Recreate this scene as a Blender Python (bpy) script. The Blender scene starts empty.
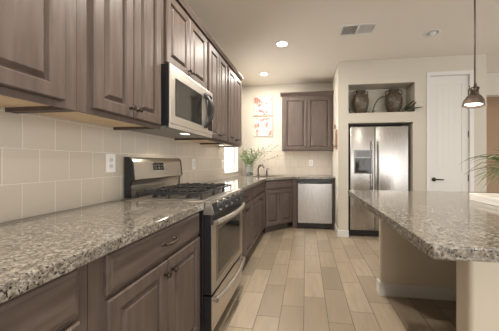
import bpy, bmesh, math, random
from math import radians as R, pi, sin, cos
from mathutils import Matrix, Vector
random.seed(7)
S = bpy.context.scene
C = S.collection

# ------------------------------------------------------------------ camera
F = 245.0
cam = bpy.data.objects.new('camera', bpy.data.cameras.new('camera'))
C.objects.link(cam); S.camera = cam
cam.location = (0, 0, 1.17)
cam.rotation_euler = (R(90), 0, R(7.9))
cam.data.sensor_width = 36; cam.data.sensor_fit = 'HORIZONTAL'
cam.data.lens = F * 36 / 499
cam.data.shift_x = -22.5 / 499
cam.data.shift_y = -3.5 / 499
cam.data.clip_start = 0.02
# ------------------------------------------------------------------ exposure, world
V = S.view_settings
V.view_transform = 'Standard'; V.look = 'None'; V.gamma = 1; V.use_curve_mapping = False
V.exposure = 0.92
W = bpy.data.worlds.new('daylight'); S.world = W; W.use_nodes = True
W.node_tree.nodes['Background'].inputs[0].default_value = (1.0, 0.975, 0.945, 1)
W.node_tree.nodes['Background'].inputs[1].default_value = 1.25
S.cycles.max_bounces = 8; S.cycles.diffuse_bounces = 5
S.cycles.sample_clamp_indirect = 4


def area(name, loc, rot, sx, sy, power, col):
    l = bpy.data.lights.new(name, 'AREA'); l.shape = 'RECTANGLE'; l.size = sx; l.size_y = sy
    l.energy = power; l.color = col
    o = bpy.data.objects.new(name, l); C.objects.link(o); o.location = loc; o.rotation_euler = rot
    return o


# daylight of the window over the sink, and an added unseen fill lamp behind the camera
area('window_daylight', (-1.50, 4.12, 1.50), (0, R(-90), 0), 1.1, 0.85, 34, (1.0, 0.96, 0.9))
area('rear_fill', (2.6, -3.4, 1.2), (R(90), 0, 0), 5.0, 2.2, 40, (1.0, 0.965, 0.92))


# ------------------------------------------------------------------ materials
def mat(name, col=(0.5, 0.5, 0.5), rough=0.5, metal=0.0, **kw):
    m = bpy.data.materials.new(name); m.use_nodes = True
    p = m.node_tree.nodes['Principled BSDF']
    p.inputs['Base Color'].default_value = (*col, 1)
    p.inputs['Roughness'].default_value = rough; p.inputs['Metallic'].default_value = metal
    for k, v in kw.items():
        p.inputs[k.replace('_', ' ')].default_value = v
    return m


class G:
    """tiny node-graph helper on one material"""
    def __init__(s, m):
        s.t = m.node_tree; s.p = s.t.nodes['Principled BSDF']

    def n(s, typ, **kw):
        o = s.t.nodes.new('ShaderNode' + typ)
        for k, v in kw.items():
            setattr(o, k, v)
        return o

    def l(s, a, b): s.t.links.new(a, b)

    def coord(s, scale=(1, 1, 1), loc=(0, 0, 0), kind='Object'):
        c = s.n('TexCoord'); mp = s.n('Mapping')
        mp.inputs['Scale'].default_value = scale; mp.inputs['Location'].default_value = loc
        s.l(c.outputs[kind], mp.inputs['Vector']); return mp.outputs[0]

    def noise(s, vec, scale, detail=4, rough=0.55):
        o = s.n('TexNoise'); o.inputs['Scale'].default_value = scale
        o.inputs['Detail'].default_value = detail; o.inputs['Roughness'].default_value = rough
        s.l(vec, o.inputs['Vector']); return o.outputs['Fac']

    def ramp(s, fac, stops, interp='LINEAR'):
        o = s.n('ValToRGB'); o.color_ramp.interpolation = interp
        e = o.color_ramp.elements
        while len(e) < len(stops): e.new(0.5)
        for q, (pos, c) in zip(e, stops):
            q.position = pos; q.color = (*c, 1)
        s.l(fac, o.inputs[0]); return o.outputs[0]

    def mix(s, fac, a, b, blend='MIX'):
        o = s.n('Mix', data_type='RGBA', blend_type=blend)
        for sock, v in ((o.inputs[0], fac), (o.inputs[6], a), (o.inputs[7], b)):
            if hasattr(v, 'is_linked'): s.l(v, sock)
            else: sock.default_value = v if isinstance(v, float) else (*v, 1)
        return o.outputs[2]

    def m(s, op, a, b=0.0, c=0.0):
        o = s.n('Math', operation=op)
        for i, v in enumerate((a, b, c)):
            if hasattr(v, 'is_linked'): s.l(v, o.inputs[i])
            else: o.inputs[i].default_value = v
        return o.outputs[0]

    def base(s, c): s.l(c, s.p.inputs['Base Color'])

    def bump(s, h, strength=0.2, dist=0.01):
        b = s.n('Bump'); b.inputs['Strength'].default_value = strength; b.inputs['Distance'].default_value = dist
        s.l(h, b.inputs['Height']); s.l(b.outputs[0], s.p.inputs['Normal'])


def wood(name, axis, dark, mid, light, rough=0.40):
    m = mat(name, mid, rough, Specular_IOR_Level=0.28); g = G(m)
    sc = {'z': (9, 9, 0.9), 'x': (0.9, 9, 9)}[axis]
    f = g.noise(g.coord(sc), 4.0, 5, 0.55)
    f2 = g.noise(g.coord((1, 1, 1)), 2.6, 2)
    c = g.ramp(f, [(0.25, dark), (0.5, mid), (0.78, light)])
    c = g.mix(g.ramp(f2, [(0.35, (0, 0, 0)), (0.7, (0.3, 0.3, 0.3))]), c, dark)
    g.base(c); g.bump(f, 0.05, 0.003)
    return m


CAB_D, CAB_M, CAB_L = (0.066, 0.047, 0.039), (0.096, 0.071, 0.059), (0.130, 0.099, 0.085)
WOODV = wood('stained_wood_vertical_grain', 'z', CAB_D, CAB_M, CAB_L)
WOODH = wood('stained_wood_horizontal_grain', 'x', CAB_D, CAB_M, CAB_L)
PLY = wood('pale_plywood', 'x', (0.68, 0.50, 0.31), (0.80, 0.62, 0.42), (0.86, 0.70, 0.5), 0.5)
TOE = mat('toe_kick_brown', (0.05, 0.036, 0.029), 0.6)
BRONZE = mat('oil_rubbed_bronze', (0.060, 0.045, 0.036), 0.32, 0.85)
SHADE = mat('aged_bronze_shade', (0.10, 0.073, 0.055), 0.5, 0.7)
BLACK = mat('black_enamel', (0.012, 0.012, 0.013), 0.28)
IRON = mat('cast_iron', (0.022, 0.021, 0.021), 0.27)
GLASSK = mat('black_glass', (0.018, 0.017, 0.016), 0.06)
WHITE = mat('white_paint', (0.62, 0.61, 0.585), 0.4)
PLATE = mat('white_plastic', (0.80, 0.79, 0.76), 0.35)
SLOT = mat('dark_slot', (0.05, 0.05, 0.05), 0.6)
LAMPW = mat('warm_lamp', (1, 1, 1), 0.5, Emission_Color=(1, 0.90, 0.74, 1), Emission_Strength=9.0)
LAMPP = mat('pendant_inner_glow', (1, 1, 1), 0.5, Emission_Color=(1, 0.90, 0.76, 1), Emission_Strength=4.0)
CHROME = mat('chrome', (0.75, 0.74, 0.72), 0.12, 1.0)


def stainless(name, axis, col=(0.45, 0.435, 0.415), rough=0.26):
    m = mat(name, col, rough, 1.0); g = G(m)
    sc = {'z': (60, 60, 0.6), 'x': (0.6, 60, 60)}[axis]
    f = g.noise(g.coord(sc), 6, 2)
    g.l(g.m('MULTIPLY_ADD', f, 0.12, rough - 0.06), g.p.inputs['Roughness'])
    big = g.noise(g.coord({'z': (3.2, 3.2, .15), 'x': (.15, 3.2, 3.2)}[axis]), 1.6, 1)
    g.bump(big, 0.10, 0.02)
    return m


STEELV = stainless('brushed_steel_vertical', 'z')
STEELH = stainless('brushed_steel_horizontal', 'x', (0.58, 0.545, 0.50), 0.3)


def granite():
    m = mat('speckled_granite', (0.5, 0.46, 0.4), 0.09); g = G(m)
    v = g.coord()
    a = g.noise(v, 75, 4, 0.65); b = g.noise(g.coord(loc=(3, 1, 2)), 95, 3, 0.6); d = g.noise(g.coord(loc=(7, 5, 1)), 120, 3, 0.6)
    big = g.noise(g.coord(loc=(1, 9, 4)), 9, 3)
    c = g.ramp(a, [(0.32, (0.085, 0.073, 0.059)), (0.43, (0.152, 0.133, 0.108)), (0.54, (0.235, 0.210, 0.173)), (0.68, (0.38, 0.35, 0.305))])
    c = g.mix(g.ramp(b, [(0.56, (0, 0, 0)), (0.61, (0.85, 0.85, 0.85))]), c, (0.075, 0.066, 0.057))
    c = g.mix(g.ramp(d, [(0.57, (0, 0, 0)), (0.605, (1, 1, 1))]), c, (0.016, 0.015, 0.015))
    c = g.mix(g.ramp(big, [(0.45, (0, 0, 0)), (0.65, (0.3, 0.3, 0.3))]), c, (0.14, 0.122, 0.105))
    g.base(c); return m


GRANITE = granite()


def plaster(name, col):
    m = mat(name, col, 0.85); g = G(m)
    g.bump(g.noise(g.coord(), 60, 4), 0.12, 0.003); return m


WALL = plaster('cream_wall_paint', (0.52, 0.485, 0.42))
CEIL = plaster('warm_ceiling_paint', (0.67, 0.62, 0.55))
HALL = plaster('tan_hall_paint', (0.40, 0.28, 0.18))
KNEE = plaster('cream_island_paint', (0.62, 0.56, 0.46))


def tiles(name, ax, w, h, off, org, col_a, col_b, grout):
    """ax: which object axis runs along the wall"""
    m = mat(name, col_a, 0.22); g = G(m)
    c = g.n('TexCoord'); sp = g.n('SeparateXYZ'); g.l(c.outputs['Object'], sp.inputs[0])
    along = sp.outputs['XY'.index(ax)]; z = sp.outputs[2]
    rv = g.m('DIVIDE', g.m('SUBTRACT', z, org[1]), h); row = g.m('FLOOR', rv)
    uv = g.m('ADD', g.m('DIVIDE', g.m('SUBTRACT', along, org[0]), w), g.m('MULTIPLY', row, off))
    colm = g.m('FLOOR', uv)
    fu, fv = g.m('FRACT', uv), g.m('FRACT', rv)
    du = g.m('MULTIPLY', g.m('MINIMUM', fu, g.m('SUBTRACT', 1.0, fu)), w)
    dv = g.m('MULTIPLY', g.m('MINIMUM', fv, g.m('SUBTRACT', 1.0, fv)), h)
    d = g.m('MINIMUM', du, dv)
    cb = g.n('CombineXYZ'); g.l(row, cb.inputs[0]); g.l(colm, cb.inputs[1])
    wn = g.n('TexWhiteNoise', noise_dimensions='3D'); g.l(cb.outputs[0], wn.inputs['Vector'])
    cc = g.mix(wn.outputs['Value'], col_a, col_b)
    msk = g.m('GREATER_THAN', d, 0.0016)
    g.base(g.mix(msk, grout, cc))
    g.l(g.m('MULTIPLY_ADD', msk, -0.5, 0.72), g.p.inputs['Roughness'])
    sm = g.m('MINIMUM', g.m('DIVIDE', d, 0.004), 1.0)
    g.bump(sm, 0.35, 0.002)
    return m


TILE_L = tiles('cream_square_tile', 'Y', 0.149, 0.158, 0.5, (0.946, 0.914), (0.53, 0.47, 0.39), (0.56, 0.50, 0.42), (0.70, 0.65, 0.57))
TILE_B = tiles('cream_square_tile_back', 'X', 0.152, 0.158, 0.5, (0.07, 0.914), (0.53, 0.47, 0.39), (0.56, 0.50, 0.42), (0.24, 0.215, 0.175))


def plank_floor():
    m = mat('wood_look_plank_tile', (0.4, 0.33, 0.25), 0.3); g = G(m)
    w, L = 0.178, 0.475
    c = g.n('TexCoord'); sp = g.n('SeparateXYZ'); g.l(c.outputs['Object'], sp.inputs[0])
    u = g.m('DIVIDE', g.m('ADD', sp.outputs[0], 0.016), w); col = g.m('FLOOR', u)
    v = g.m('DIVIDE', g.m('SUBTRACT', g.m('SUBTRACT', sp.outputs[1], 0.247), g.m('MULTIPLY', col, 0.155)), L)
    row = g.m('FLOOR', v); fu, fv = g.m('FRACT', u), g.m('FRACT', v)
    d = g.m('MINIMUM', g.m('MULTIPLY', g.m('MINIMUM', fu, g.m('SUBTRACT', 1.0, fu)), w),
            g.m('MULTIPLY', g.m('MINIMUM', fv, g.m('SUBTRACT', 1.0, fv)), L))
    cb = g.n('CombineXYZ'); g.l(col, cb.inputs[0]); g.l(row, cb.inputs[1])
    wn = g.n('TexWhiteNoise', noise_dimensions='3D'); g.l(cb.outputs[0], wn.inputs['Vector'])
    add = g.n('VectorMath', operation='MULTIPLY_ADD')
    g.l(cb.outputs[0], add.inputs[0]); add.inputs[1].default_value = (3.1, 5.7, 1); g.l(g.coord((9, 1.1, 1)), add.inputs[2])
    grain = g.noise(add.outputs[0], 3.2, 6, 0.6)
    tone = g.ramp(wn.outputs['Value'], [(0.0, (0.235, 0.188, 0.134)), (0.25, (0.295, 0.235, 0.167)), (0.65, (0.345, 0.274, 0.196)), (1.0, (0.385, 0.312, 0.230))])
    cc = g.mix(g.ramp(grain, [(0.3, (0, 0, 0)), (0.75, (0.6, 0.6, 0.6))]), tone, (0.215, 0.178, 0.135))
    msk = g.m('GREATER_THAN', d, 0.0024)
    g.base(g.mix(msk, (0.12, 0.098, 0.075), cc))
    g.l(g.m('MULTIPLY_ADD', msk, -0.4, 0.72), g.p.inputs['Roughness'])
    g.bump(g.m('MINIMUM', g.m('DIVIDE', d, 0.005), 1.0), 0.3, 0.002)
    return m


FLOOR = plank_floor()


# ------------------------------------------------------------------ mesh helpers
def bm_new(): return bmesh.new()


def box(bm, x0, x1, y0, y1, z0, z1, bev=0.0, M=None):
    vs = [bm.verts.new(((x0, x1)[i], (y0, y1)[j], (z0, z1)[k])) for i in (0, 1) for j in (0, 1) for k in (0, 1)]
    fs = [bm.faces.new([vs[i] for i in q]) for q in
          ((0, 1, 3, 2), (4, 6, 7, 5), (0, 4, 5, 1), (2, 3, 7, 6), (0, 2, 6, 4), (1, 5, 7, 3))]
    if M is not None:
        for v in vs: v.co = M @ v.co
    if bev:
        es = list({e for f in fs for e in f.edges})
        bmesh.ops.bevel(bm, geom=es, offset=bev, segments=2, profile=0.6, affect='EDGES')
    return bm


def prism(bm, pts, axis, a, b):
    """extrude the 2-D outline along an axis: 'x' pts=(y,z), 'y' pts=(x,z), 'z' pts=(x,y)"""
    f = {'x': lambda p, t: (t, p[0], p[1]), 'y': lambda p, t: (p[0], t, p[1]), 'z': lambda p, t: (p[0], p[1], t)}[axis]
    A = [bm.verts.new(f(p, a)) for p in pts]; B = [bm.verts.new(f(p, b)) for p in pts]
    n = len(pts); bm.faces.new(A); bm.faces.new(B[::-1])
    for i in range(n): bm.faces.new((A[i], B[i], B[(i + 1) % n], A[(i + 1) % n]))
    return bm


def lathe(bm, prof, seg=24, M=None, cap=True):
    rings = []
    for r, z in prof:
        rings.append([bm.verts.new((r * cos(2 * pi * i / seg), r * sin(2 * pi * i / seg), z)) for i in range(seg)])
    for a, b in zip(rings, rings[1:]):
        for i in range(seg): bm.faces.new((a[i], a[(i + 1) % seg], b[(i + 1) % seg], b[i]))
    if cap:
        if prof[0][0] > 1e-5: bm.faces.new(rings[0][::-1])
        if prof[-1][0] > 1e-5: bm.faces.new(rings[-1])
    if M is not None:
        for r in rings:
            for v in r: v.co = M @ v.co
    return bm


def tube(bm, pts, r, seg=8, r_end=None):
    pts = [Vector(p) for p in pts]; rings = []; n = len(pts); up = None
    for i, p in enumerate(pts):
        d = (pts[min(i + 1, n - 1)] - pts[max(i - 1, 0)]).normalized()
        if up is None:
            up = Vector((0, 0, 1)) if abs(d.z) < 0.9 else Vector((1, 0, 0))
        s = d.cross(up).normalized(); t = s.cross(d).normalized(); up = t
        rr = r if r_end is None else r + (r_end - r) * i / (n - 1)
        rings.append([bm.verts.new(p + s * rr * cos(2 * pi * k / seg) + t * rr * sin(2 * pi * k / seg)) for k in range(seg)])
    for a, b in zip(rings, rings[1:]):
        for k in range(seg): bm.faces.new((a[k], a[(k + 1) % seg], b[(k + 1) % seg], b[k]))
    bm.faces.new(rings[0][::-1]); bm.faces.new(rings[-1]); return bm


def link(name, bm, m, parent=None, loc=None, smooth=False, rotz=None):
    bmesh.ops.recalc_face_normals(bm, faces=bm.faces)
    me = bpy.data.meshes.new(name); bm.to_mesh(me); bm.free()
    for q in (m if isinstance(m, (list, tuple)) else [m]): me.materials.append(q)
    if smooth:
        me.polygons.foreach_set('use_smooth', [True] * len(me.polygons))
        try: me.set_sharp_from_angle(angle=R(smooth if smooth is not True else 40))
        except Exception: pass
    o = bpy.data.objects.new(name, me); C.objects.link(o)
    if parent: o.parent = parent
    if loc: o.location = loc
    if rotz is not None: o.rotation_euler.z = rotz
    return o


def tag(o, label, cat, group=None):
    o['label'] = label; o['category'] = cat
    if group: o['group'] = group
    return o


def thing(name, label, cat, loc=(0, 0, 0), rotz=0.0, group=None):
    o = bpy.data.objects.new(name, None); C.objects.link(o); o.empty_display_size = 0.1
    o.location = loc; o.rotation_euler = (0, 0, rotz); return tag(o, label, cat, group)


def struct(name, bm, m, **kw):
    o = link(name, bm, m, **kw); o['kind'] = 'structure'; return o


def arc(p0, p1, bulge, n=10):
    """points from p0 to p1 bowed by vector bulge"""
    p0, p1, b = Vector(p0), Vector(p1), Vector(bulge)
    return [p0.lerp(p1, i / n) + b * (1 - (2 * i / n - 1) ** 2) for i in range(n + 1)]


# ------------------------------------------------------------------ the room
XW, YB, YF, H = -1.285, 4.94, 3.95, 2.74
WY0, WY1, WZ0, WZ1 = 3.74, 4.50, 0.985, 2.05

struct('floor', box(bm_new(), -1.5, 6.0, -4.2, 6.4, -0.1, 0), FLOOR)
struct('ceiling', box(bm_new(), -1.5, 6.0, -3.3, 6.4, H, H + 0.12), CEIL)
b = bm_new()
box(b, XW - 0.16, XW, -3.15, WY0, 0, H); box(b, XW - 0.16, XW, WY1, YB + 0.15, 0, H)
box(b, XW - 0.16, XW, WY0, WY1, 0, WZ0); box(b, XW - 0.16, XW, WY0, WY1, WZ1, H)
struct('wall_left', b, WALL)
b = bm_new()
box(b, -1.5, -.05, -3.3, -3.15, 0, H); box(b, -.05, 6.0, -3.3, -3.15, 2.4, H)
struct('wall_rear', b, WALL)  # unseen wall put in for the steel reflections, left wide open for fill light
struct('wall_back', box(bm_new(), XW, 0.50, YB, YB + 0.15, 0, H), WALL)

NX0, NX1, NZ = 0.655, 1.598, 1.775      # refrigerator niche
DZ0, DZ1 = 1.93, 2.375
DNX1 = 1.622                            # display niche right end                 # display niche
DX0, DX1, DH = 1.838, 2.368, 2.455      # pantry door opening
XE = 2.595
b = bm_new()
box(b, 0.50, NX0, YF, YB + 0.15, 0, H)
box(b, NX0, NX1, YF, 4.90, NZ, DZ0); box(b, NX0, DNX1, 4.27, 4.90, DZ0, DZ1); box(b, NX0, NX1, YF, 4.90, DZ1, H)
box(b, NX0, NX1, 4.78, 4.90, 0, NZ)
box(b, NX1, DX0, YF, 4.90, 0, DZ0); box(b, DNX1, DX0, YF, 4.90, DZ0, DZ1); box(b, NX1, DX0, YF, 4.90, DZ1, H); box(b, DX0, DX1, YF, YF + 0.14, DH, H); box(b, DX1, XE, YF, YF + 0.14, 0, H)
box(b, XE - 0.12, XE, YF + 0.14, 4.90, 0, H)
struct('wall_refrigerator', b, WALL)
b = bm_new()
box(b, XE, 6.0, 4.80, 4.95, 2.35, H); box(b, 5.0, 6.0, 4.80, 4.95, 0, 2.35)
struct('wall_hall_header', b, WALL)
struct('wall_hall', box(bm_new(), XE - 0.12, 6.0, 6.2, 6.35, 0, H), HALL)
struct('wall_hall_left', box(bm_new(), XE - 0.12, XE, 4.95, 6.2, 0, H), HALL)

b = bm_new()
box(b, XW, XW + 0.008, -1.5, WY0, 0.914, 1.42); box(b, XW, XW + 0.008, WY1, YB, 0.914, 1.40)
box(b, XW, XW + 0.008, WY0, WY1, 0.914, WZ0)
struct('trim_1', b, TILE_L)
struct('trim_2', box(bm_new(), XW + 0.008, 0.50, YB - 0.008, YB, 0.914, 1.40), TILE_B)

# window over the sink: frame, sash and pane
b = bm_new()
for y0, y1, z0, z1 in ((WY0, WY0 + .045, WZ0, WZ1), (WY1 - .045, WY1, WZ0, WZ1), (WY0 + .045, WY1 - .045, WZ0, WZ0 + .045),
                       (WY0 + .045, WY1 - .045, WZ1 - .045, WZ1), (WY0 + .045, WY1 - .045, 1.50, 1.535)):
    box(b, XW - 0.12, XW - 0.07, y0, y1, z0, z1)
win = struct('window_1', b, WHITE)
GL = mat('window_glass', (1, 1, 1), 0.0, 0.0, Transmission_Weight=1.0, IOR=1.02)
o = link('pane', box(bm_new(), XW - 0.10, XW - 0.094, WY0 + .045, WY1 - .045, WZ0 + .045, WZ1 - .045), GL, win)
struct('trim_3', box(bm_new(), XW - 0.07, XW + 0.02, WY0, WY1, WZ0 - 0.001, WZ0 + 0.018, 0.003), WHITE)

# baseboards
b = bm_new()
box(b, 0.486, NX0 + 0.004, YF - 0.014, YF, 0, 0.105, .003); box(b, 0.486, 0.50, YF, 4.36, 0, 0.105, .003)
struct('baseboard_pier', b, WHITE)
b = bm_new()
box(b, NX1, 1.78, YF - 0.014, YF, 0, 0.105, .003); box(b, 2.43, XE + .014, YF - 0.014, YF, 0, 0.105, .003)
struct('baseboard_right', b, WHITE)

# pantry door
b = bm_new(); y0 = YF + 0.014
x0, x1 = DX0 + 0.006, DX1 - 0.006
box(b, x0, x1, y0 + 0.005, y0 + 0.04, 0.012, DH - 0.006)
for q in ((x0, x0 + .085, .012, DH - .006), (x1 - .085, x1, .012, DH - .006), (x0 + .085, x1 - .085, .012, .22),
          (x0 + .085, x1 - .085, .85, 1.03), (x0 + .085, x1 - .085, DH - .13, DH - .006)):
    box(b, q[0], q[1], y0, y0 + 0.02, q[2], q[3])
for z0, z1 in ((.23, .84), (1.04, DH - .14)):
    for k in range(4):
        wq = (x1 - x0 - .20) / 4
        box(b, x0 + .10 + k * wq + .0005, x0 + .10 + (k + 1) * wq - .0005, y0 + .003, y0 + 0.02, z0 + .012, z1 - .012)
dr = struct('door_1', b, WHITE)
hb = bm_new()
lathe(hb, [(0.030, 0), (0.030, 0.008), (0.012, 0.014), (0.010, 0.05)], 20, Matrix.Translation((x0 + .05, y0, .91)) @ Matrix.Rotation(R(90), 4, 'X'))
tube(hb, [(x0 + .05, y0 - .045, .91), (x0 + .09, y0 - .052, .912), (x0 + .165, y0 - .048, .908)], 0.009)
link('door_handle', hb, BRONZE, dr, smooth=True)
for z in (0.30, 0.936, 1.58, 2.2):
    hb = bm_new(); box(hb, x1 - 0.004, x1 + 0.005, y0 - 0.012, y0 + 0.002, z - .048, z + .048, .002)
    link('hinge', hb, BRONZE, dr)
b = bm_new()
for q in ((DX0 - .055, DX0, 0, DH + .055), (DX1, DX1 + .055, 0, DH + .055), (DX0, DX1, DH, DH + .055)):
    box(b, q[0], q[1], YF - .016, YF, q[2], q[3], .003)
box(b, DX0, DX0 + .004, YF, YF + .10, 0, DH); box(b, DX1 - .004, DX1, YF, YF + .10, 0, DH); box(b, DX0, DX1, YF, YF + .10, DH - .004, DH)
struct('trim_4', b, WHITE)


# ------------------------------------------------------------------ cabinets
def rings_panel(bm, x0, x1, z0, z1, rings):
    """concentric rectangular rings (inset, y) capped at both ends: a moulded board whose back lies at y=0"""
    L = []
    for ins, y in rings:
        L.append([bm.verts.new(p) for p in ((x0 + ins, y, z0 + ins), (x1 - ins, y, z0 + ins), (x1 - ins, y, z1 - ins), (x0 + ins, y, z1 - ins))])
    bm.faces.new(L[0]); bm.faces.new(L[-1][::-1])
    for a, c in zip(L, L[1:]):
        for i in range(4): bm.faces.new((a[i], a[(i + 1) % 4], c[(i + 1) % 4], c[i]))
    return bm


def door(root, x0, x1, z0, z1, knob, t=0.021, yoff=-0.0005):
    s = 0.058 if x1 - x0 > 0.24 else 0.050
    bm = rings_panel(bm_new(), x0, x1, z0, z1, [(0, yoff), (0, yoff - t + .005), (.005, yoff - t), (s - .006, yoff - t), (s, yoff - t + .006),
                     (s + .003, yoff - t + .015), (s + .009, yoff - t + .015), (s + .024, yoff - t + .002), (s + .027, yoff - t + .0008)])
    d = link('door', bm, WOODV, root)
    if knob:
        kx, kz = knob
        kb = bm_new()
        lathe(kb, [(0.009, 0), (0.009, .003), (.005, .006), (.005, .014), (.0135, .019), (.015, .024), (.011, .029), (0, .030)], 14,
              Matrix.Translation((kx, yoff - t, kz)) @ Matrix.Rotation(R(90), 4, 'X'))
        link('knob', kb, BRONZE, d, smooth=True)
    return d


def drawer(root, x0, x1, z0, z1, pull=True, t=0.021, yoff=-0.0005):
    bm = rings_panel(bm_new(), x0, x1, z0, z1, [(0, yoff), (0, yoff - t + .010), (.004, yoff - t + .006), (.014, yoff - t + .003), (.018, yoff - t)])
    d = link('drawer_front', bm, WOODH, root)
    if pull:
        cx, cz = (x0 + x1) / 2, (z0 + z1) / 2; y = yoff - t; w = .055
        pb = bm_new()
        tube(pb, arc((cx - w, y - .020, cz), (cx + w, y - .020, cz), (0, -.010, -.004)), .0058)
        for s in (-1, 1):
            lathe(pb, [(.010, 0), (.008, .004), (.0055, .010), (.0055, .022)], 10, Matrix.Translation((cx + s * (w - .006), y, cz)) @ Matrix.Rotation(R(90), 4, 'X'))
        link('pull', pb, BRONZE, d, smooth=True)
    return d


def frame(root, w, z0, z1, stiles, rails, t=0.019):
    """stiles: list of (x0,x1); rails: list of (z0,z1); front at y=0"""
    bm = bm_new()
    for a, c in stiles: box(bm, a, c, 0, t, z0, z1)
    for a, c in rails: box(bm, stiles[0][1], stiles[-1][0], 0.0003, t, a, c)
    return link('face_frame', bm, WOODV, root)


def base_cabinet(label, loc, rotz, w, doors, stile=0.05, depth=0.606, stile_r=None):
    sr = stile_r or stile
    r = thing('base_cabinet', label, 'cabinet', loc, rotz, 'base cabinets')
    link('body', box(bm_new(), 0.002, w - 0.002, 0.0195, depth, 0.105, 0.872), WOODV, r)
    frame(r, w, 0.105, 0.872, [(0, stile), (w - sr, w)], [(0.105, 0.145), (0.69, 0.735), (0.845, 0.872)])
    link('toe_kick', box(bm_new(), 0.002, w - 0.002, 0.075, 0.10, 0, 0.105), TOE, r)
    e = stile - 0.010; er = sr - 0.010
    drawer(r, e, w - er, 0.722, 0.860)
    n = doors; g = 0.006; dw = (w - e - er - g * (n - 1)) / n
    for i in range(n):
        x0 = e + i * (dw + g); kx = (x0 + dw - .028 if i == 0 else x0 + .028)
        if n == 1: kx = x0 + dw - .028
        door(r, x0, x0 + dw, 0.125, 0.705, (kx, 0.645))
    return r


def upper_cabinet(label, loc, rotz, w, z0, z1, stile, depth=0.333, doors=2, name='wall_cabinet', knob_left=False):
    r = thing(name, label, 'cabinet', loc, rotz, 'wall cabinets')
    bm = box(bm_new(), 0.002, w - 0.002, 0.0195, depth, z0 + 0.026, z1)
    for a in (.002, w - .020): box(bm, a, a + .018, .0195, depth, z0, z0 + .026)
    link('body', bm, WOODV, r)
    link('bottom_panel', box(bm_new(), 0.0205, w - 0.0205, 0.020, depth, z0 + 0.018, z0 + 0.0255), PLY, r)['label'] = 'pale unstained wood underside'
    frame(r, w, z0, z1, [(0, stile[0]), (w - stile[1], w)], [(z0, z0 + .035), (z1 - .04, z1)])
    a, c = stile[0] - .008, stile[1] - .008; g = 0.006; dw = (w - a - c - g * (doors - 1)) / doors
    for i in range(doors):
        x0 = a + i * (dw + g); kx = x0 + dw - .026 if (i == 0 and not knob_left) else x0 + .026
        door(r, x0, x0 + dw, z0 + .024, z1 - .026, (kx, z0 + .075))
    return r


BX = -0.672
Q = R(90)
base_cabinet('brown base cabinet nearest the camera, below the front left end of the granite counter', (BX, 0.12, 0), Q, 0.553, 1)
base_cabinet('brown base cabinet with one wide drawer over two doors, just before the range', (BX, 0.676, 0), Q, 0.787, 2, 0.068, stile_r=0.024)
base_cabinet('brown base cabinet just beyond the range, against its far side', (BX, 2.249, 0), Q, 0.70, 2, 0.035)
base_cabinet('brown base cabinet between the corner sink cabinet and the one beside the range', (BX, 2.951, 0), Q, 0.96, 2, 0.035)

UX = -0.95
upper_cabinet('brown wall cabinet nearest the camera, cut by the left edge of the photo', (UX, 0.20, 0), Q, 0.702, 1.385, 2.36, (.06, .072), doors=1, knob_left=True)
upper_cabinet('tall two-door brown wall cabinet just before the microwave', (UX, 0.904, 0), Q, 0.594, 1.385, 2.36, (.072, .03))
upper_cabinet('short brown wall cabinet above the microwave', (UX, 1.50, 0), Q, 0.742, 1.822, 2.36, (.045, .035))
upper_cabinet('two-door brown wall cabinet just past the microwave', (UX, 2.244, 0), Q, 0.602, 1.385, 2.36, (.035, .035))
upper_cabinet('last brown wall cabinet of the left row, farthest from the camera', (UX, 2.848, 0), Q, 0.655, 1.385, 2.36, (.035, .035))
upper_cabinet('two-door brown wall cabinet on the back wall above the dishwasher', (-0.448, 4.605, 0), 0, 0.944, 1.375, 2.40, (.045, .045), depth=.33)

CROWN_S = [(0.02, 0), (-0.022, 0), (-0.026, .008), (-0.036, .026), (-0.040, .032), (-0.040, .042), (0.02, .042)]
CROWN = [(0.02, 0), (-0.004, 0), (-0.010, .010), (-0.018, .020), (-0.040, .045), (-0.048, .052), (-0.048, .066), (0.02, .066)]
b = prism(bm_new(), CROWN_S, 'x', 0, 3.30)
tag(link('crown_moulding', b, WOODH, loc=(UX, 0.20, 2.3605), rotz=Q), 'long brown crown moulding topping the left row of wall cabinets', 'moulding')
b = prism(bm_new(), [(p, z) for p, z in CROWN], 'x', -0.03, .947)
tag(link('crown_moulding', b, WOODH, loc=(-0.448, 4.605, 2.4005)), 'short brown crown moulding topping the back wall cabinet', 'moulding')

# corner sink cabinet
ca = Vector((BX, 3.913)); cb_ = Vector((-0.235, 4.35)); cw = (cb_ - ca).length
r = thing('corner_sink_cabinet', 'brown diagonal corner cabinet under the sink', 'cabinet', (ca.x, ca.y, 0), R(45), 'base cabinets')
Mi = Matrix.Rotation(R(-45), 3, 'Z')
def loc2(x, y): return (Mi @ Vector((x - ca.x, y - ca.y, 0)))[:2]
b = bm_new(); outer = [(BX, 3.914), (-1.275, 3.914), (-1.275, 4.93), (-0.236, 4.93), (-0.236, 4.35)]
for p, q in zip(outer, outer[1:]):
    d = (Vector(q) - Vector(p)).normalized(); nrm = Vector((d.y, -d.x)) * .018
    pts = [loc2(*p), loc2(*q), loc2(*(Vector(q) + nrm)), loc2(*(Vector(p) + nrm))]
    prism(b, pts, 'z', 0.105, 0.872)
prism(b, [loc2(*p) for p in outer], 'z', 0.105, 0.122)
link('body', b, WOODV, r)
frame(r, cw, 0.105, 0.872, [(0, .03), (cw - .03, cw)], [(.105, .145), (.69, .735), (.845, .872)])
link('toe_kick', box(bm_new(), .06, cw - .06, .06, .08, 0, .105), TOE, r)
drawer(r, .022, cw - .022, .722, .860, pull=False)
dw = (cw - .048) / 2
door(r, .022, .022 + dw, .125, .705, (.022 + dw - .028, .645)); door(r, .026 + dw, .026 + 2 * dw, .125, .705, (.026 + dw + .028, .645))

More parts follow.
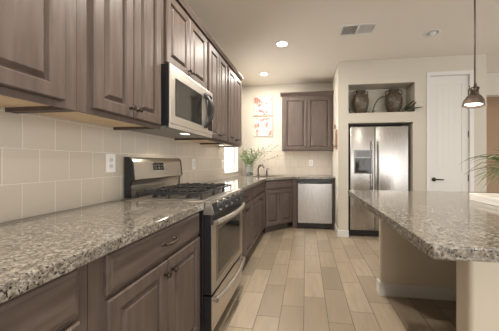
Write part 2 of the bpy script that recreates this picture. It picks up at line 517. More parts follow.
# dishwasher side panels
tag(link('end_panel', box(bm_new(), -0.2345, -0.158, 4.338, 4.93, 0, .872, .002), WOODV), 'narrow brown filler panel on the left of the dishwasher', 'panel')
tag(link('end_panel', box(bm_new(), 0.459, 0.484, 4.338, 4.93, 0, .872, .002), WOODV), 'narrow brown filler panel on the right of the dishwasher', 'panel')


# ------------------------------------------------------------------ counters
def counter(name, outline, z0, z1, label, hole=None, bev=.005):
    bm = bm_new()
    def loop(pts):
        vs = [bm.verts.new((x, y, z0)) for x, y in pts]
        return [bm.edges.new((vs[i], vs[(i + 1) % len(vs)])) for i in range(len(vs))]
    es = loop(outline)
    if hole: es += loop(hole)
    res = bmesh.ops.triangle_fill(bm, use_beauty=True, use_dissolve=False, edges=es)
    fs = [f for f in res['geom'] if isinstance(f, bmesh.types.BMFace)]
    ext = bmesh.ops.extrude_face_region(bm, geom=fs)
    for v in [g for g in ext['geom'] if isinstance(g, bmesh.types.BMVert)]: v.co.z = z1
    bmesh.ops.recalc_face_normals(bm, faces=bm.faces)
    edges = [e for e in bm.edges if len(e.link_faces) == 2 and e.calc_face_angle() > 0.6]
    bmesh.ops.bevel(bm, geom=edges, offset=bev, segments=2, profile=.6, affect='EDGES')
    return tag(link(name, bm, GRANITE), label, 'counter')


CT0, CT1 = 0.8725, 0.914
XB = XW + 0.009
counter('granite_counter', [(XB, 0.10), (-0.632, 0.10), (-0.632, 1.463), (XB, 1.463)], CT0, CT1,
        'speckled granite counter along the left wall before the range')
sc = Vector((-0.67, 4.34)); e1 = Vector((.7071, .7071)); e2 = Vector((-.7071, .7071))
def rrect(c, ha, hb, rad, n=4):
    out = []
    for sx, sy, a0 in ((1, 1, 0), (-1, 1, 90), (-1, -1, 180), (1, -1, 270)):
        for k in range(n + 1):
            t = R(a0 + 90 * k / n)
            p = c + e1 * (sx * (ha - rad) + rad * cos(t)) + e2 * (sy * (hb - rad) + rad * sin(t)); out.append((p.x, p.y))
    return out
counter('granite_counter', [(XB, 2.247), (-0.632, 2.247), (-0.632, 3.896), (-0.218, 4.31), (0.4995, 4.31), (0.4995, YB - .009), (XB, YB - .009)],
        CT0, CT1, 'granite counter from the range around the sink corner to the dishwasher', hole=rrect(sc, .31, .19, .07))
b = bm_new()
prev = None
for ha, z in ((.330, CT0 - .0006), (.314, CT0 - .0006), (.306, CT0 - .012), (.290, .715), (.27, .700)):
    ring = [b.verts.new((x, y, z)) for x, y in rrect(sc, ha, ha - .12, .07)]
    if prev:
        for i in range(len(ring)): b.faces.new((prev[i], prev[(i + 1) % len(ring)], ring[(i + 1) % len(ring)], ring[i]))
    prev = ring
b.faces.new(prev)
tag(link('sink', b, STEELH, smooth=True), 'steel corner sink set in the granite counter', 'sink')

def faucet():
    p = sc + e2 * .255 - e1 * .05
    r = thing('faucet', 'dark bronze kitchen faucet behind the corner sink', 'faucet', (p.x, p.y, CT1 + .0005))
    link('body', lathe(bm_new(), [(.030, 0), (.030, .008), (.020, .02), (.017, .10), (.019, .13), (.014, .145)], 16), BRONZE, r, smooth=True)
    d = Vector((.7071, -.7071, 0))
    pts = [Vector((0, 0, .10)), d * .012 + Vector((0, 0, .155)), d * .04 + Vector((0, 0, .19)), d * .10 + Vector((0, 0, .20)), d * .16 + Vector((0, 0, .185)), d * .19 + Vector((0, 0, .15))]
    link('spout', tube(bm_new(), pts, .013, 10), BRONZE, r, smooth=True)
    link('lever', tube(bm_new(), [(0, 0, .14), (.03, .03, .165), (.085, .075, .215)], .008, 8, .006), BRONZE, r, smooth=True)
faucet()
p = sc + e2 * .255 + e1 * .15
r = thing('soap_dispenser', 'small dark bronze soap dispenser beside the faucet', 'soap dispenser', (p.x, p.y, CT1 + .0005))
link('body', lathe(bm_new(), [(.022, 0), (.022, .01), (.016, .02), (.016, .075), (.010, .08), (.010, .10)], 14), BRONZE, r, smooth=True)
link('spout', tube(bm_new(), [(0, 0, .10), (0, 0, .125), (.03, -.03, .13), (.055, -.055, .115)], .007), BRONZE, r, smooth=True)


# ------------------------------------------------------------------ range
r = thing('gas_range', 'stainless steel gas range between the left base cabinets', 'stove', (-0.622, 1.4715, 0), Q)
W_ = 0.768
link('body', box(bm_new(), 0.002, W_ - .002, 0.022, .645, .045, .895, .003), BLACK, r)['label'] = 'black side panels of the body'
for x in (.05, W_ - .05):
    for y in (.08, .58): link('foot', lathe(bm_new(), [(.018, 0), (.018, .045)], 10, Matrix.Translation((x, y, 0))), BLACK, r)
link('cooktop', box(bm_new(), 0, W_, -.022, .565, .9088, .919, .003), STEELH, r)
link('burner_tray', box(bm_new(), .045, W_ - .045, .03, .53, .9185, .923, .002), STEELH, r)
cp = [(-.040, .836), (-.046, .842), (-.026, .908), (.02, .9085), (.02, .836)]
link('control_panel', prism(bm_new(), cp, 'x', 0, W_), STEELH, r)
nv = Vector((0, -.066, .020)).normalized(); up = Vector((0, .020, .066)).normalized()
ctr = Vector((0, -.036, .875))
def on_panel(x, s=0.0, h=0.0): return Vector((x, 0, 0)) + ctr + up * s + nv * h
b = bm_new()
q = [on_panel(.020, -.036, .0005), on_panel(W_ - .006, -.036, .0005), on_panel(W_ - .006, .030, .0005), on_panel(.020, .030, .0005)]
A = [b.verts.new(p) for p in q]; B = [b.verts.new(p + nv * .002) for p in q]
b.faces.new(A); b.faces.new(B)
for i in range(4): b.faces.new((A[i], A[(i + 1) % 4], B[(i + 1) % 4], B[i]))
link('control_strip', b, mat('matte_black_panel', (.014, .014, .014), .55, Specular_IOR_Level=.25), r)['label'] = 'black control strip'
KNOB = mat('dark_metal_knob', (.03, .03, .03), .3)
Mk = Matrix((( 1, 0, 0, 0), (0, up.y, nv.y, 0), (0, up.z, nv.z, 0), (0, 0, 0, 1)))
for i, x in enumerate((.13, .25, .39, .53, .65)):
    kb = bm_new(); M_ = Matrix.Translation(on_panel(x, 0, .0025)) @ Mk
    lathe(kb, [(.027, 0), (.027, .006), (.022, .010), (.020, .030), (.016, .033)], 18, M_)
    box(kb, -.004, .004, -.019, .019, .028, .040, .001, M_)
    ko = link('control_knob', kb, KNOB, r, smooth=True)
    link('knob_ring', lathe(bm_new(), [(.0275, .0), (.035, .0), (.035, .005), (.0275, .006)], 18, M_, cap=False), CHROME, ko, smooth=True)
od = link('oven_door', box(bm_new(), .010, W_ - .010, -.028, .0215, .325, .832, .003), BLACK, r)
link('door_skin', box(bm_new(), .012, W_ - .012, -.032, -.0285, .327, .768, .0015), STEELH, od)['label'] = 'stainless steel face of the oven door'
link('door_top_band', box(bm_new(), .012, W_ - .012, -.0315, -.0285, .770, .829, .001), BLACK, od)['label'] = 'black band behind the oven handle'
link('oven_window', box(bm_new(), .12, W_ - .12, -.0345, -.0322, .415, .715, .001), GLASSK, od)
b = bm_new()
box(b, .085, W_ - .085, -.0338, -.0322, .38, .75, .0005)
link('window_border', b, mat('dark_steel_trim', (.30, .27, .24), .3, 1.0), od)
def bar_handle(parent, z, out):
    b = bm_new()
    pts = arc((.035, -.052, z), (W_ - .035, -.052, z), (0, -out, 0), 16)
    tube(b, pts, .017, 12)
    for x in (.045, W_ - .045): box(b, x - .012, x + .012, -.056, -.0322, z - .012, z + .012, .003)
    link('handle', b, STEELH, parent, smooth=True)
bar_handle(od, .782, .040)
sd = link('storage_drawer', box(bm_new(), .010, W_ - .010, -.028, .0215, .085, .312, .003), BLACK, r)
link('drawer_skin', box(bm_new(), .012, W_ - .012, -.032, -.0285, .087, .310, .0015), STEELH, sd)['label'] = 'stainless steel face of the drawer'
bar_handle(sd, .285, .034)
bgp = [(.598, .918), (.598, 1.005), (.592, 1.03), (.568, 1.045), (.581, 1.17), (.590, 1.192), (.604, 1.203), (.64, 1.205), (.64, .918)]
bg = link('backguard', prism(bm_new(), bgp, 'x', .100, W_ - .016), STEELH, r)
for x0, x1 in ((0.088, .0995), (W_ - .0155, W_ - .001)):
    link('end_cap', prism(bm_new(), [(y - (.003 if y < .6 else 0), z + (.002 if z > .93 else 0)) for y, z in bgp], 'x', x0, x1), BLACK, bg)
sl = Vector((0, .013, .125)).normalized(); on = Vector((0, -.125, .013)).normalized()
b = bm_new(); c0 = Vector((0, .5735, 1.103))
A = [b.verts.new(c0 + Vector((x, 0, 0)) + sl * s + on * .0004) for x, s in ((.32, 0), (.46, 0), (.46, .062), (.32, .062))]
B = [b.verts.new(v.co + on * .003) for v in A]; b.faces.new(A); b.faces.new(B)
for i in range(4): b.faces.new((A[i], A[(i + 1) % 4], B[(i + 1) % 4], B[i]))
link('display', b, GLASSK, bg)['label'] = 'small black clock display'
GREYB = mat('grey_button', (.09, .09, .09), .5)
for row in range(2):
    for k in range(3):
        b = bm_new(); c1 = c0 + Vector((.341 + k * .042, 0, 0)) + sl * (.012 + row * .024) + on * .0036
        vs = [b.verts.new(c1 + Vector((x, 0, 0)) + sl * s) for x, s in ((0, 0), (.022, 0), (.022, .010), (0, .010))]; b.faces.new(vs)
        link('display_button', b, GREYB, bg)
for gx in (.055, .279, .503):
    b = bm_new(); x0, x1, ya, yb = gx + .003, gx + .207, .062, .522; t = .006
    for y in (ya, yb): box(b, x0, x1, y - t, y + t, .952, .968, .002)
    for x in (x0 + t, x1 - t): box(b, x - t, x + t, ya + t, yb - t, .952, .968, .002)
    for x in (x0 + .068, x0 + .136): box(b, x - .0045, x + .0045, ya + t, yb - t, .954, .974, .002)
    for y in (.17, .29, .41): box(b, x0 + .012, x1 - .012, y - .0045, y + .0045, .954, .976, .002)
    for x in (x0 + t, x1 - t):
        for y in (ya, yb, .29): box(b, x - t, x + t, y - t, y + t, .9234, .953)
    for y in (.17, .41):
        for k in range(4):
            M_ = Matrix.Translation(((x0 + x1) / 2, y, 0)) @ Matrix.Rotation(R(45 + 90 * k), 4, 'Z')
            box(b, .03, .095, -.0045, .0045, .955, .979, .002, M_)
    link('grate', b, IRON, r)
for x, y in ((.16, .17), (.16, .42), (.384, .29), (.61, .17), (.61, .42)):
    link('burner', lathe(bm_new(), [(.048, .9234), (.048, .929), (.036, .931), (.036, .938), (.010, .939)], 18, Matrix.Translation((x, y, 0))), IRON, r, smooth=True)

# ------------------------------------------------------------------ microwave
r = thing('microwave', 'stainless over-the-range microwave with a black handle', 'microwave', (-0.895, 1.5005, 1.398), Q)
MW, MH = .741, .423
link('body', box(bm_new(), .002, MW - .002, -.0005, .381, .012, MH - .002, .003), BLACK, r)['label'] = 'black side and top casing'
STEELM = stainless('bright_steel_horizontal', 'x', (0.80, 0.76, 0.70), 0.38)
md = link('door', box(bm_new(), 0, MW, -.012, -.001, .03, MH, .004), STEELM, r)
link('window', box(bm_new(), .065, .49, -.0142, -.0122, .085, .345, .001), GLASSK, md)
link('keypad', box(bm_new(), .625, .725, -.0142, -.0122, .06, .39, .001), GLASSK, r)['label'] = 'black control keypad'
b = bm_new()
tube(b, arc((.55, -.018, .075), (.55, -.018, .365), (0, -.070, 0), 14), .016, 10)
tube(b, arc((.55, -.016, .075), (.55, -.016, .365), (.028, -.008, 0), 14), .008, 8)
for z in (.082, .358): box(b, .536, .564, -.030, -.0122, z - .014, z + .014, .003)
link('handle', b, BLACK, md, smooth=True)
link('vent_lip', box(bm_new(), 0.001, MW - .001, -.006, -.001, .0, .029, .002), STEELM, r)
link('underside', box(bm_new(), .004, MW - .004, .028, .378, .002, .0118), mat('grey_underside', (.30, .29, .27), .4, .6), r)
link('task_light', box(bm_new(), .35, .42, .06, .11, -.001, .0018), mat('task_lamp', (1, 1, 1), .5, Emission_Color=(1, .9, .76, 1), Emission_Strength=1.6), r)
l = bpy.data.lights.new('microwave_lamp', 'SPOT'); l.energy = 1.5; l.color = (1, .88, .7); l.spot_size = R(140); l.shadow_soft_size = .04
o = bpy.data.objects.new('microwave_lamp', l); C.objects.link(o); o.parent = r; o.location = (.385, .09, -.02)

# ------------------------------------------------------------------ dishwasher
r = thing('dishwasher', 'stainless steel dishwasher under the back counter', 'dishwasher', (-0.1565, 4.318, 0), 0)
DW = .614
link('body', box(bm_new(), .004, DW - .004, .032, .58, .02, .868), BLACK, r)
link('door', box(bm_new(), .012, DW - .012, -.004, .0315, .105, .795, .005), STEELV, r)
link('control_strip', box(bm_new(), .006, DW - .006, .002, .0315, .80, .862, .003), BLACK, r)['label'] = 'black control strip at the top'
b = bm_new(); tube(b, arc((.04, -.03, .812), (DW - .04, -.03, .812), (0, -.008, 0), 10), .009)
for x in (.06, DW - .06): box(b, x - .008, x + .008, -.028, .0018, .805, .819)
link('handle', b, BLACK, r, smooth=True)
link('toe_panel', box(bm_new(), .006, DW - .006, .03, .0318, .02, .10), BLACK, r)

# ------------------------------------------------------------------ refrigerator
r = thing('refrigerator', 'stainless side-by-side refrigerator in the wall niche', 'refrigerator', (0.688, 3.985, 0), 0)
FW, FH = .858, 1.722
link('body', box(bm_new(), .004, FW - .004, .062, .78, .03, FH - .012, .004), mat('dark_grey_cabinet', (.035, .034, .034), .4), r)
link('toe_grille', box(bm_new(), .01, FW - .01, .03, .0615, .012, .095), BLACK, r)
sx = .372
fd = link('freezer_door', box(bm_new(), 0, sx - .003, 0, .061, .105, FH, .010), STEELV, r, smooth=30)
rd = link('refrigerator_door', box(bm_new(), sx + .003, FW, 0, .061, .105, FH, .010), STEELV, r, smooth=30)
b = bm_new(); box(b, .055, .325, -.006, -.0004, .985, 1.36, .003)
dp = link('dispenser', b, mat('grey_dispenser_trim', (.20, .20, .20), .3, .7), fd)
link('dispenser_recess', box(bm_new(), .075, .305, -.0085, -.0062, 1.0, 1.23, .001), GLASSK, dp)['label'] = 'black recess for glasses'
link('dispenser_display', box(bm_new(), .085, .295, -.0085, -.0062, 1.25, 1.345, .001), mat('grey_display', (.16, .16, .165), .35), dp)
b = bm_new()
for x in (.15, .225): box(b, x - .018, x + .018, -.022, -.0086, 1.10, 1.21, .004)
link('dispenser_paddle', b, mat('grey_plastic', (.12, .12, .12), .4), dp)
for x, par in ((sx - .042, fd), (sx + .042, rd)):
    b = bm_new(); tube(b, arc((x, -.042, .72), (x, -.042, 1.50), (0, -.014, 0), 12), .0125, 10)
    for z in (.76, 1.46): box(b, x - .010, x + .010, -.044, -.0004, z - .016, z + .016, .003)
    link('handle', b, STEELV, par, smooth=True)
for x in (.06, FW - .06):
    link('hinge_cover', box(bm_new(), x - .035, x + .035, .015, .10, FH + .0005, FH + .018, .004), BLACK, r)

# ------------------------------------------------------------------ island
IX0, IX1, IY0, IY1 = .382, 1.95, .805, 2.335
counter('island_counter', [(IX0, IY0), (IX1, IY0), (IX1, IY1), (IX0, IY1)], CT0, CT1, 'large speckled granite island top at the right')
r = thing('kitchen_island', 'cream painted island base with two wing walls holding the granite top', 'island', (0.65, 1.08, 0))
def bull(x0, x1, y0, y1, z0, z1):
    bm = bm_new(); box(bm, x0, x1, y0, y1, z0, z1)
    es = [e for e in bm.edges if abs(e.verts[0].co.z - e.verts[1].co.z) > .1 and e.verts[0].co.x < x0 + .001]
    bmesh.ops.bevel(bm, geom=es, offset=.02, segments=5, profile=.5, affect='EDGES'); return bm
link('wing_wall', bull(0, .66, 0, .105, 0, .8715), KNEE, r, smooth=30)
link('wing_wall', bull(0, .66, 1.19, 1.25, 0, .8715), KNEE, r, smooth=30)
link('core', box(bm_new(), .6605, 1.22, 0, 1.25, 0, .8715), KNEE, r)
for y0, y1 in ((0, .105), (1.19, 1.25)):
    bm = bm_new()
    for q in ((-.014, .66, y0 - .014, y0 - .0003), (-.014, .66, y1 + .0003, y1 + .014), (-.014, -.0003, y0 - .0003, y1 + .0003)):
        box(bm, *q, 0, .11)
    link('wing_baseboard', bm, WHITE, r)['label'] = 'white baseboard of the wing wall'
link('core_baseboard', box(bm_new(), .646, .6602, .12, 1.175, 0, .11), WHITE, r)

# ------------------------------------------------------------------ ceiling fixtures
def can(name, label, x, y, lit, power=0.0):
    r = thing(name, label, 'ceiling light', (x, y, H), 0, 'recessed ceiling lights')
    link('trim_ring', lathe(bm_new(), [(.064, -.002), (.070, -.007), (.088, -.005), (.092, -.0005), (.064, -.0005)], 28, cap=False), WHITE, r, smooth=True)
    if lit:
        link('lens', lathe(bm_new(), [(.0, -.0045), (.0635, -.0045), (.0635, -.001), (0, -.001)], 28, cap=False), LAMPW, r)
        l = bpy.data.lights.new('can_lamp', 'AREA'); l.shape = 'DISK'; l.size = .12; l.energy = power; l.color = (1, .93, .83)
        o = bpy.data.objects.new('can_lamp', l); C.objects.link(o); o.parent = r; o.location = (0, 0, -.012)
    else:
        link('baffle', lathe(bm_new(), [(.0, -.003), (.0635, -.003), (.0635, -.001), (0, -.001)], 28, cap=False), mat('grey_baffle', (.32, .32, .33), .5), r)
        link('eyeball', lathe(bm_new(), [(.045, -.003), (.040, -.016), (.025, -.026), (0, -.030)], 20), WHITE, r, smooth=True)
can('recessed_light', 'lit recessed ceiling light between the left wall cabinets and the air vent', -.316, 3.247, True, 11)
can('recessed_light', 'lit recessed ceiling light over the sink corner, farthest back', -.742, 4.31, True, 11)
can('recessed_light', 'added unseen recessed fill light over the aisle in front of the range', -.25, 1.75, True, 20)  # added out of view to brighten the aisle and range
can('recessed_light', 'added unseen recessed fill light over the aisle, nearest the camera', -.25, .15, True, 20)  # unseen lamp added to lift the near cabinets and counter
can('recessed_light', 'added unseen recessed fill light above the near end of the island', 1.25, .55, True, 8)  # extra fill added above the island, outside the view
can('recessed_light', 'unlit recessed ceiling light in front of the white pantry door', 1.52, 3.22, False)
r = thing('ceiling_vent', 'white rectangular air vent in the ceiling', 'vent', (.605, 3.01, H))
b = bm_new(); a_, c_ = .205, .122
for q in ((-a_, a_, -c_, -c_ + .028), (-a_, a_, c_ - .028, c_), (-a_, -a_ + .028, -c_ + .028, c_ - .028), (a_ - .028, a_, -c_ + .028, c_ - .028), (-.012, .012, -c_ + .028, c_ - .028)):
    box(b, *q, -.010, -.0005)
link('frame', b, WHITE, r)
link('backing', box(bm_new(), -a_ + .028, a_ - .028, -c_ + .028, c_ - .028, -.002, -.0006), SLOT, r)
b = bm_new()
for s, ang in ((-1, -38), (1, 38)):
    for k in range(9):
        x = s * (.024 + k * .0175)
        M_ = Matrix.Translation((x, 0, -.0062)) @ Matrix.Rotation(R(ang), 4, 'Y')
        box(b, -.0075, .0075, -c_ + .029, c_ - .029, -.0006, .0006, 0, M_)
link('louvres', b, WHITE, r)

# pendant over the island
px, py, pz = 1.205, 1.95, 1.548
PS = 0.72
r = thing('pendant_lamp', 'bronze dome pendant lamp hanging over the island', 'lamp', (px, py, pz))
link('rod', tube(bm_new(), [(0, 0, .255 * PS), (0, 0, H - pz - .02)], .0055, 10), BRONZE, r, smooth=True)
link('canopy', lathe(bm_new(), [(.012, H - pz - .045), (.03, H - pz - .035), (.062, H - pz - .012), (.062, H - pz - .0005)], 24), BRONZE, r, smooth=True)
T = Matrix.Scale(PS, 4) @ Matrix.Translation((0, 0, .20)) @ Matrix.Rotation(R(7), 4, 'Y') @ Matrix.Rotation(R(-4), 4, 'X') @ Matrix.Translation((0, 0, -.20))
link('socket_cap', lathe(bm_new(), [(.022, .150), (.036, .152), (.038, .165), (.034, .170), (.034, .205), (.038, .208), (.036, .220), (.016, .232), (.010, .262)], 22, T), BRONZE, r, smooth=True)
sh = link('shade', lathe(bm_new(), [(.030, .152), (.042, .146), (.062, .126), (.080, .096), (.089, .062), (.092, .036), (.090, .034), (.087, .036), (.085, .062), (.076, .094), (.059, .122), (.040, .141), (.028, .147)], 32, T, cap=False), SHADE, r, smooth=True)
link('bulb', lathe(bm_new(), [(.012, .140), (.030, .126), (.066, .090), (.076, .062), (.074, .054), (.045, .048), (0, .046)], 22, T), LAMPP, r, smooth=True)
link('swivel_screw', tube(bm_new(), [T @ Vector((-.034, 0, .19)), T @ Vector((-.052, 0, .19)), T @ Vector((-.053, 0, .235))], .0045), BRONZE, r, smooth=True)
l = bpy.data.lights.new('pendant_light', 'SPOT'); l.energy = 9; l.color = (1, .86, .66); l.spot_size = R(130); l.shadow_soft_size = .05
o = bpy.data.objects.new('pendant_light', l); C.objects.link(o); o.parent = r; o.location = (0, 0, .03)

# ------------------------------------------------------------------ wall plates
def plate(label, loc, rotz, kind):
    r = thing('wall_plate', label, 'outlet', loc, rotz, 'white wall plates')
    link('cover', box(bm_new(), -.038, .038, -.006, 0, -.060, .060, .002), PLATE, r)
    b = bm_new()
    if kind == 'switch':
        box(b, -.017, .017, -.009, -.0062, -.034, .034, .002); link('rocker', b, WHITE, r)
    else:
        b.free()
        for z in (-.02, .02):
            rc = link('receptacle', lathe(bm_new(), [(.016, 0), (.016, .002), (0, .002)], 16, Matrix.Translation((0, -.0062, z)) @ Matrix.Rotation(R(90), 4, 'X')), WHITE, r)
            for x in (-.006, .006): link('slot', box(bm_new(), x - .001, x + .001, -.0088, -.0083, z - .004, z + .006), SLOT, rc)
WXP = XW + .0085
plate('white outlet plate on the tile just left of the range', (WXP, 1.452, 1.163), Q, 'outlet')
plate('white switch plate on the tile just past the range backguard', (WXP, 2.66, 1.145), Q, 'switch')
plate('white outlet plate on the left tile close to the window', (WXP, 3.64, 1.14), Q, 'outlet')
plate('white outlet plate on the back wall tile above the dishwasher', (.10, YB - .0085, 1.155), 0, 'outlet')

# ------------------------------------------------------------------ pictures on the back wall
def print_mat(name, seed, dark):
    m = mat(name, (.8, .76, .72), .7); g = G(m)
    n1 = g.noise(g.coord(loc=(seed, 0, seed)), 9, 3); n2 = g.noise(g.coord(loc=(seed + 4, 0, 1)), 22, 3)
    vo = g.n('TexVoronoi'); vo.inputs['Scale'].default_value = 13; g.l(g.coord(loc=(seed, seed, 2)), vo.inputs['Vector'])
    c = g.mix(g.ramp(n1, [(.52, (0, 0, 0)), (.56, (.8, .8, .8))]), (.60, .55, .49), (.25, .06, .055))
    c = g.mix(g.ramp(n2, [(.58, (0, 0, 0)), (.62, (.7, .7, .7))]), c, dark)
    c = g.mix(g.ramp(vo.outputs['Distance'], [(.16, (.7, .7, .7)), (.2, (0, 0, 0))]), c, (.64, .59, .54))
    g.base(c); return m
for zc, lab, sd, dk in ((2.305, 'upper red and white floral print on the back wall', 1.3, (.30, .05, .045)),
                        (1.885, 'lower red and white floral print, hung below its twin', 5.1, (.28, .07, .065))):
    r = thing('wall_print', lab, 'picture', (-.863, YB, zc), 0, 'floral prints on the back wall')
    link('frame', box(bm_new(), -.195, .195, -.028, -.0005, -.192, .192, .004), mat('pale_canvas_edge', (.5, .42, .34), .7), r)
    link('print', box(bm_new(), -.182, .182, -.0300, -.0283, -.179, .179), print_mat('floral_print', sd, dk), r)

# scrolled wooden rack on the side of the pier
r = thing('wall_rack', 'small brown wooden scroll rack on the side of the wall by the refrigerator', 'rack', (0.50, 4.13, 1.38))
RW = mat('brown_rack_wood', (.24, .115, .055), .45)
link('back_board', prism(bm_new(), [(-.10, 0), (.10, 0), (.10, .22), (.07, .30), (.02, .33), (-.05, .31), (-.09, .26)], 'x', -.014, -.0005), RW, r)
link('shelf', box(bm_new(), -.055, -.0142, -.10, .10, .03, .045, .002), RW, r)
link('shelf_rail', box(bm_new(), -.055, -.045, -.10, .10, .105, .125, .002), mat('pale_rail', (.55, .42, .28), .5), r)
link('scroll', tube(bm_new(), [(-.03, .05 * cos(t) * (1 - t / 9), .36 + .05 * sin(t) * (1 - t / 9)) for t in [k * .5 for k in range(15)]], .009, 6), RW, r, smooth=True)

# ------------------------------------------------------------------ urns and leaves in the display niche
UR = mat('mottled_urn_glaze', (.16, .10, .06), .42); g = G(UR)
g.base(g.ramp(g.noise(g.coord(), 38, 5, .7), [(.3, (.018, .014, .009)), (.5, (.066, .048, .029)), (.7, (.16, .125, .08))]))
def urn(label, x, y, rz, extra):
    r = thing('urn', label, 'vase', (x, y, DZ0 + .0005), rz, 'brown urns in the wall niche')
    link('body', lathe(bm_new(), [(.064, 0), (.072, .010), (.092, .04), (.114, .10), (.126, .165), (.127, .22), (.116, .275), (.092, .318), (.068, .342), (.064, .36), (.074, .378), (.076, .384),
                                  (.062, .384), (.050, .36), (.050, .34)], 28), UR, r, smooth=True)
    for s in (-1, 1):
        link('handle', tube(bm_new(), [(s * .062, 0, .365), (s * .10, 0, .368), (s * .118, 0, .345), (s * .116, 0, .31), (s * .103, 0, .295)], .010, 8), UR, r, smooth=True)
urn('brown glazed two-handled urn on the left side of the niche', .868, 4.10, .15, 0)
urn('brown glazed two-handled urn on the right side of the niche', 1.372, 4.10, -.1, 1)
LEAFM = mat('dark_metal_leaf', (.085, .085, .055), .45, .4)
def leaf(bm, base, tip, width, normal, droop=0.0, th=.0015, n=6):
    base, tip, nrm = Vector(base), Vector(tip), Vector(normal).normalized()
    d = tip - base; s = d.cross(nrm).normalized(); T_, B_ = [], []
    for i in range(n + 1):
        t = i / n; w = width * (sin(pi * min(1, t * .96 + .04)) ** .8) * .5 + .0006
        c = base + d * t + nrm * (4 * t * (1 - t)) * droop
        T_.append([bm.verts.new(c - s * w + nrm * th), bm.verts.new(c + nrm * (th - w * .25)), bm.verts.new(c + s * w + nrm * th)])
        B_.append([bm.verts.new(c - s * w), bm.verts.new(c - nrm * w * .25 - nrm * th), bm.verts.new(c + s * w)])
    for i in range(n):
        for k in (0, 1):
            bm.faces.new((T_[i][k], T_[i][k + 1], T_[i + 1][k + 1], T_[i + 1][k])); bm.faces.new((B_[i][k], B_[i + 1][k], B_[i + 1][k + 1], B_[i][k + 1]))
        bm.faces.new((T_[i][0], T_[i + 1][0], B_[i + 1][0], B_[i][0])); bm.faces.new((T_[i][2], B_[i][2], B_[i + 1][2], T_[i + 1][2]))
    bm.faces.new(T_[0] + B_[0][::-1]); bm.faces.new(T_[-1][::-1] + B_[-1])
    return bm
def sprig(label, loc, stem, leaves):
    r = thing('metal_leaf_sprig', label, 'decoration', loc)
    link('stem', tube(bm_new(), stem, .010, 8, .007), LEAFM, r, smooth=True)
    b = bm_new()
    for base, tip, w in leaves: leaf(b, base, tip, w, (0, -.6, .8), .012)
    link('leaves', b, LEAFM, r)
sprig('curling dark metal stem with leaves standing between the two urns', (1.035, 4.08, DZ0),
      [(0, 0, .008), (.02, -.01, .07), (.045, -.015, .15), (.09, -.02, .225), (.15, -.025, .265), (.20, -.03, .272), (.215, -.03, .262)],
      [((0, 0, .012), (-.09, -.03, .03), .04), ((0, 0, .012), (.05, -.04, .045), .04), ((.0, 0, .01), (-.05, -.05, .08), .035)])
sprig('dark metal leaves at the right end of the niche, pointing out past its edge', (1.47, 4.03, DZ0),
      [(-.02, 0, .008), (.05, -.03, .03), (.11, -.06, .06)],
      [((0, 0, .03), (.15, -.11, .165), .06), ((.05, -.03, .03), (.24, -.17, .045), .055), ((.02, -.02, .02), (.11, -.06, .085), .04), ((.10, -.05, .055), (.165, -.12, .135), .04)])
sprig('small dark metal leaves left of the left urn in the niche', (.70, 4.06, DZ0),
      [(.02, 0, .006), (0, -.01, .03), (-.01, -.02, .06)], [((0, 0, .02), (-.03, -.03, .10), .03), ((.01, 0, .01), (.06, -.05, .045), .03)])

# ------------------------------------------------------------------ glass vase of greens in the sink corner
r = thing('vase_of_greenery', 'glass vase of wispy green branches in the sink corner', 'vase', (-1.075, 4.62, CT1 + .0005))
link('vase', lathe(bm_new(), [(.055, 0), (.062, .006), (.066, .17), (.068, .185), (.062, .185), (.060, .17), (.056, .012), (0, .012)], 24), mat('vase_glass', (.86, .90, .88), .03, 0, Transmission_Weight=.9, IOR=1.3), r, smooth=True)
link('pebbles', lathe(bm_new(), [(.0, .0125), (.054, .0125), (.056, .05), (.03, .058), (0, .055)], 18), mat('dark_pebbles', (.06, .05, .045), .6), r, smooth=True)
GREEN = mat('soft_green_leaf', (.095, .14, .055), .6); STEM = mat('green_stem', (.14, .15, .07), .6)
bs, bl = bm_new(), bm_new()
tips = [(-.10, -.05, .42), (-.14, -.12, .36), (-.04, -.15, .46), (.05, -.08, .48), (.12, -.10, .44), (.18, -.16, .38), (.20, -.05, .46), (.30, -.10, .52), (.42, -.12, .56), (.56, -.14, .55), (.34, -.16, .44), (.62, -.20, .36), (.02, -.20, .34), (-.06, -.2, .30), (.10, -.22, .30), (-.1, -.16, .47)]
for tx, ty, tz in tips:
    p0 = Vector((random.uniform(-.02, .02), random.uniform(-.02, .02), .06)); p1 = Vector((tx, ty, tz)); mid = p0.lerp(p1, .55) + Vector((0, 0, .10))
    pts = [p0 * (1 - t) ** 2 + mid * 2 * t * (1 - t) + p1 * t * t for t in [k / 10 for k in range(11)]]
    tube(bs, pts, .0028, 5, .0012)
    far = p1.x > .28
    for k in range(3 if not far else 5, 11):
        for q in range(4 if not far else 2):
            d = Vector((random.uniform(-1, 1), random.uniform(-1, 1), random.uniform(-.3, 1))).normalized()
            leaf(bl, pts[k], pts[k] + d * random.uniform(.05, .09) * (1 if not far else .6), .017, d.cross(Vector((.3, 1, .2))), .004, .0008, 3)
link('stems', bs, STEM, r); link('leaves', bl, GREEN, r)

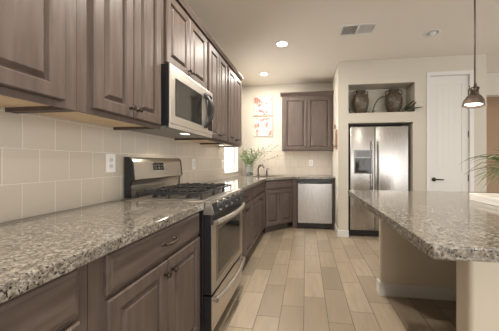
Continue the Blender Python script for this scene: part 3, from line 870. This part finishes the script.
# ------------------------------------------------------------------ tray and potted plant on the island
tr = thing('serving_tray', 'white rectangular tray on the island top beneath the potted plant', 'tray', (1.09, 1.36, CT1 + .0005))
MARB = mat('white_tray_finish', (.78, .76, .72), .3)
link('base', box(bm_new(), .002, .38, .002, .46, 0, .024, .002), MARB, tr)
b = bm_new()
for q in ((0, .382, 0, .018), (0, .382, .444, .462), (0, .018, .018, .444), (.364, .382, .018, .444)): box(b, *q, .0245, .046, .003)
link('rim', b, MARB, tr)
pp = thing('potted_grass_plant', 'green strap-leaved potted plant at the right edge of the photo, on the white tray', 'plant', (1.235, 1.62, CT1 + .0255))
link('pot', lathe(bm_new(), [(.052, 0), (.058, .01), (.078, .155), (.083, .172), (.075, .172), (.070, .150), (0, .148)], 24), mat('clay_pot', (.32, .25, .19), .6), pp, smooth=True)
link('soil', lathe(bm_new(), [(0, .1485), (.069, .1515), (.070, .157), (0, .162)], 18), mat('potting_soil', (.05, .035, .025), .9), pp)
b = bm_new()
for k in range(84):
    a = random.uniform(pi * .55, pi * 1.45) if k < 46 else random.uniform(0, 2 * pi)
    L = random.uniform(.12, .30); rise = random.uniform(.03, .17); drop = random.uniform(.02, .14); n = 10
    d = Vector((cos(a), sin(a), 0)); s_ = Vector((-sin(a), cos(a), 0)); rows = []; bend = random.uniform(-.04, .04)
    for i in range(n + 1):
        t = i / n; c = d * (L * t) + s_ * bend * t * t + Vector((0, 0, .158 + rise * (1 - (1 - t) ** 2) * 1.1 - drop * t ** 2.4))
        w = .0062 * (1 - t ** 2.2) + .0005
        rows.append([b.verts.new(c - s_ * w + Vector((0, 0, w * .4))), b.verts.new(c), b.verts.new(c + s_ * w + Vector((0, 0, w * .4))), b.verts.new(c - Vector((0, 0, .0012)))])
    for p, q in zip(rows, rows[1:]):
        for i, j in ((0, 1), (1, 2), (2, 3), (3, 0)): b.faces.new((p[i], p[j], q[j], q[i]))
link('foliage', b, mat('strap_leaf_green', (.10, .135, .045), .45), pp)

# puck light under the last wall cabinet
r = thing('puck_light', 'small lit puck light under the last wall cabinet of the left row', 'light', (UX - .17, 3.15, 1.4025))
link('housing', lathe(bm_new(), [(.034, 0), (.036, -.010), (.030, -.0115), (.030, -.004), (0, -.004)], 20), WHITE, r, smooth=True)
link('lens', lathe(bm_new(), [(.0, -.0045), (.029, -.0045), (.029, -.0105), (0, -.0125)], 20), LAMPW, r)
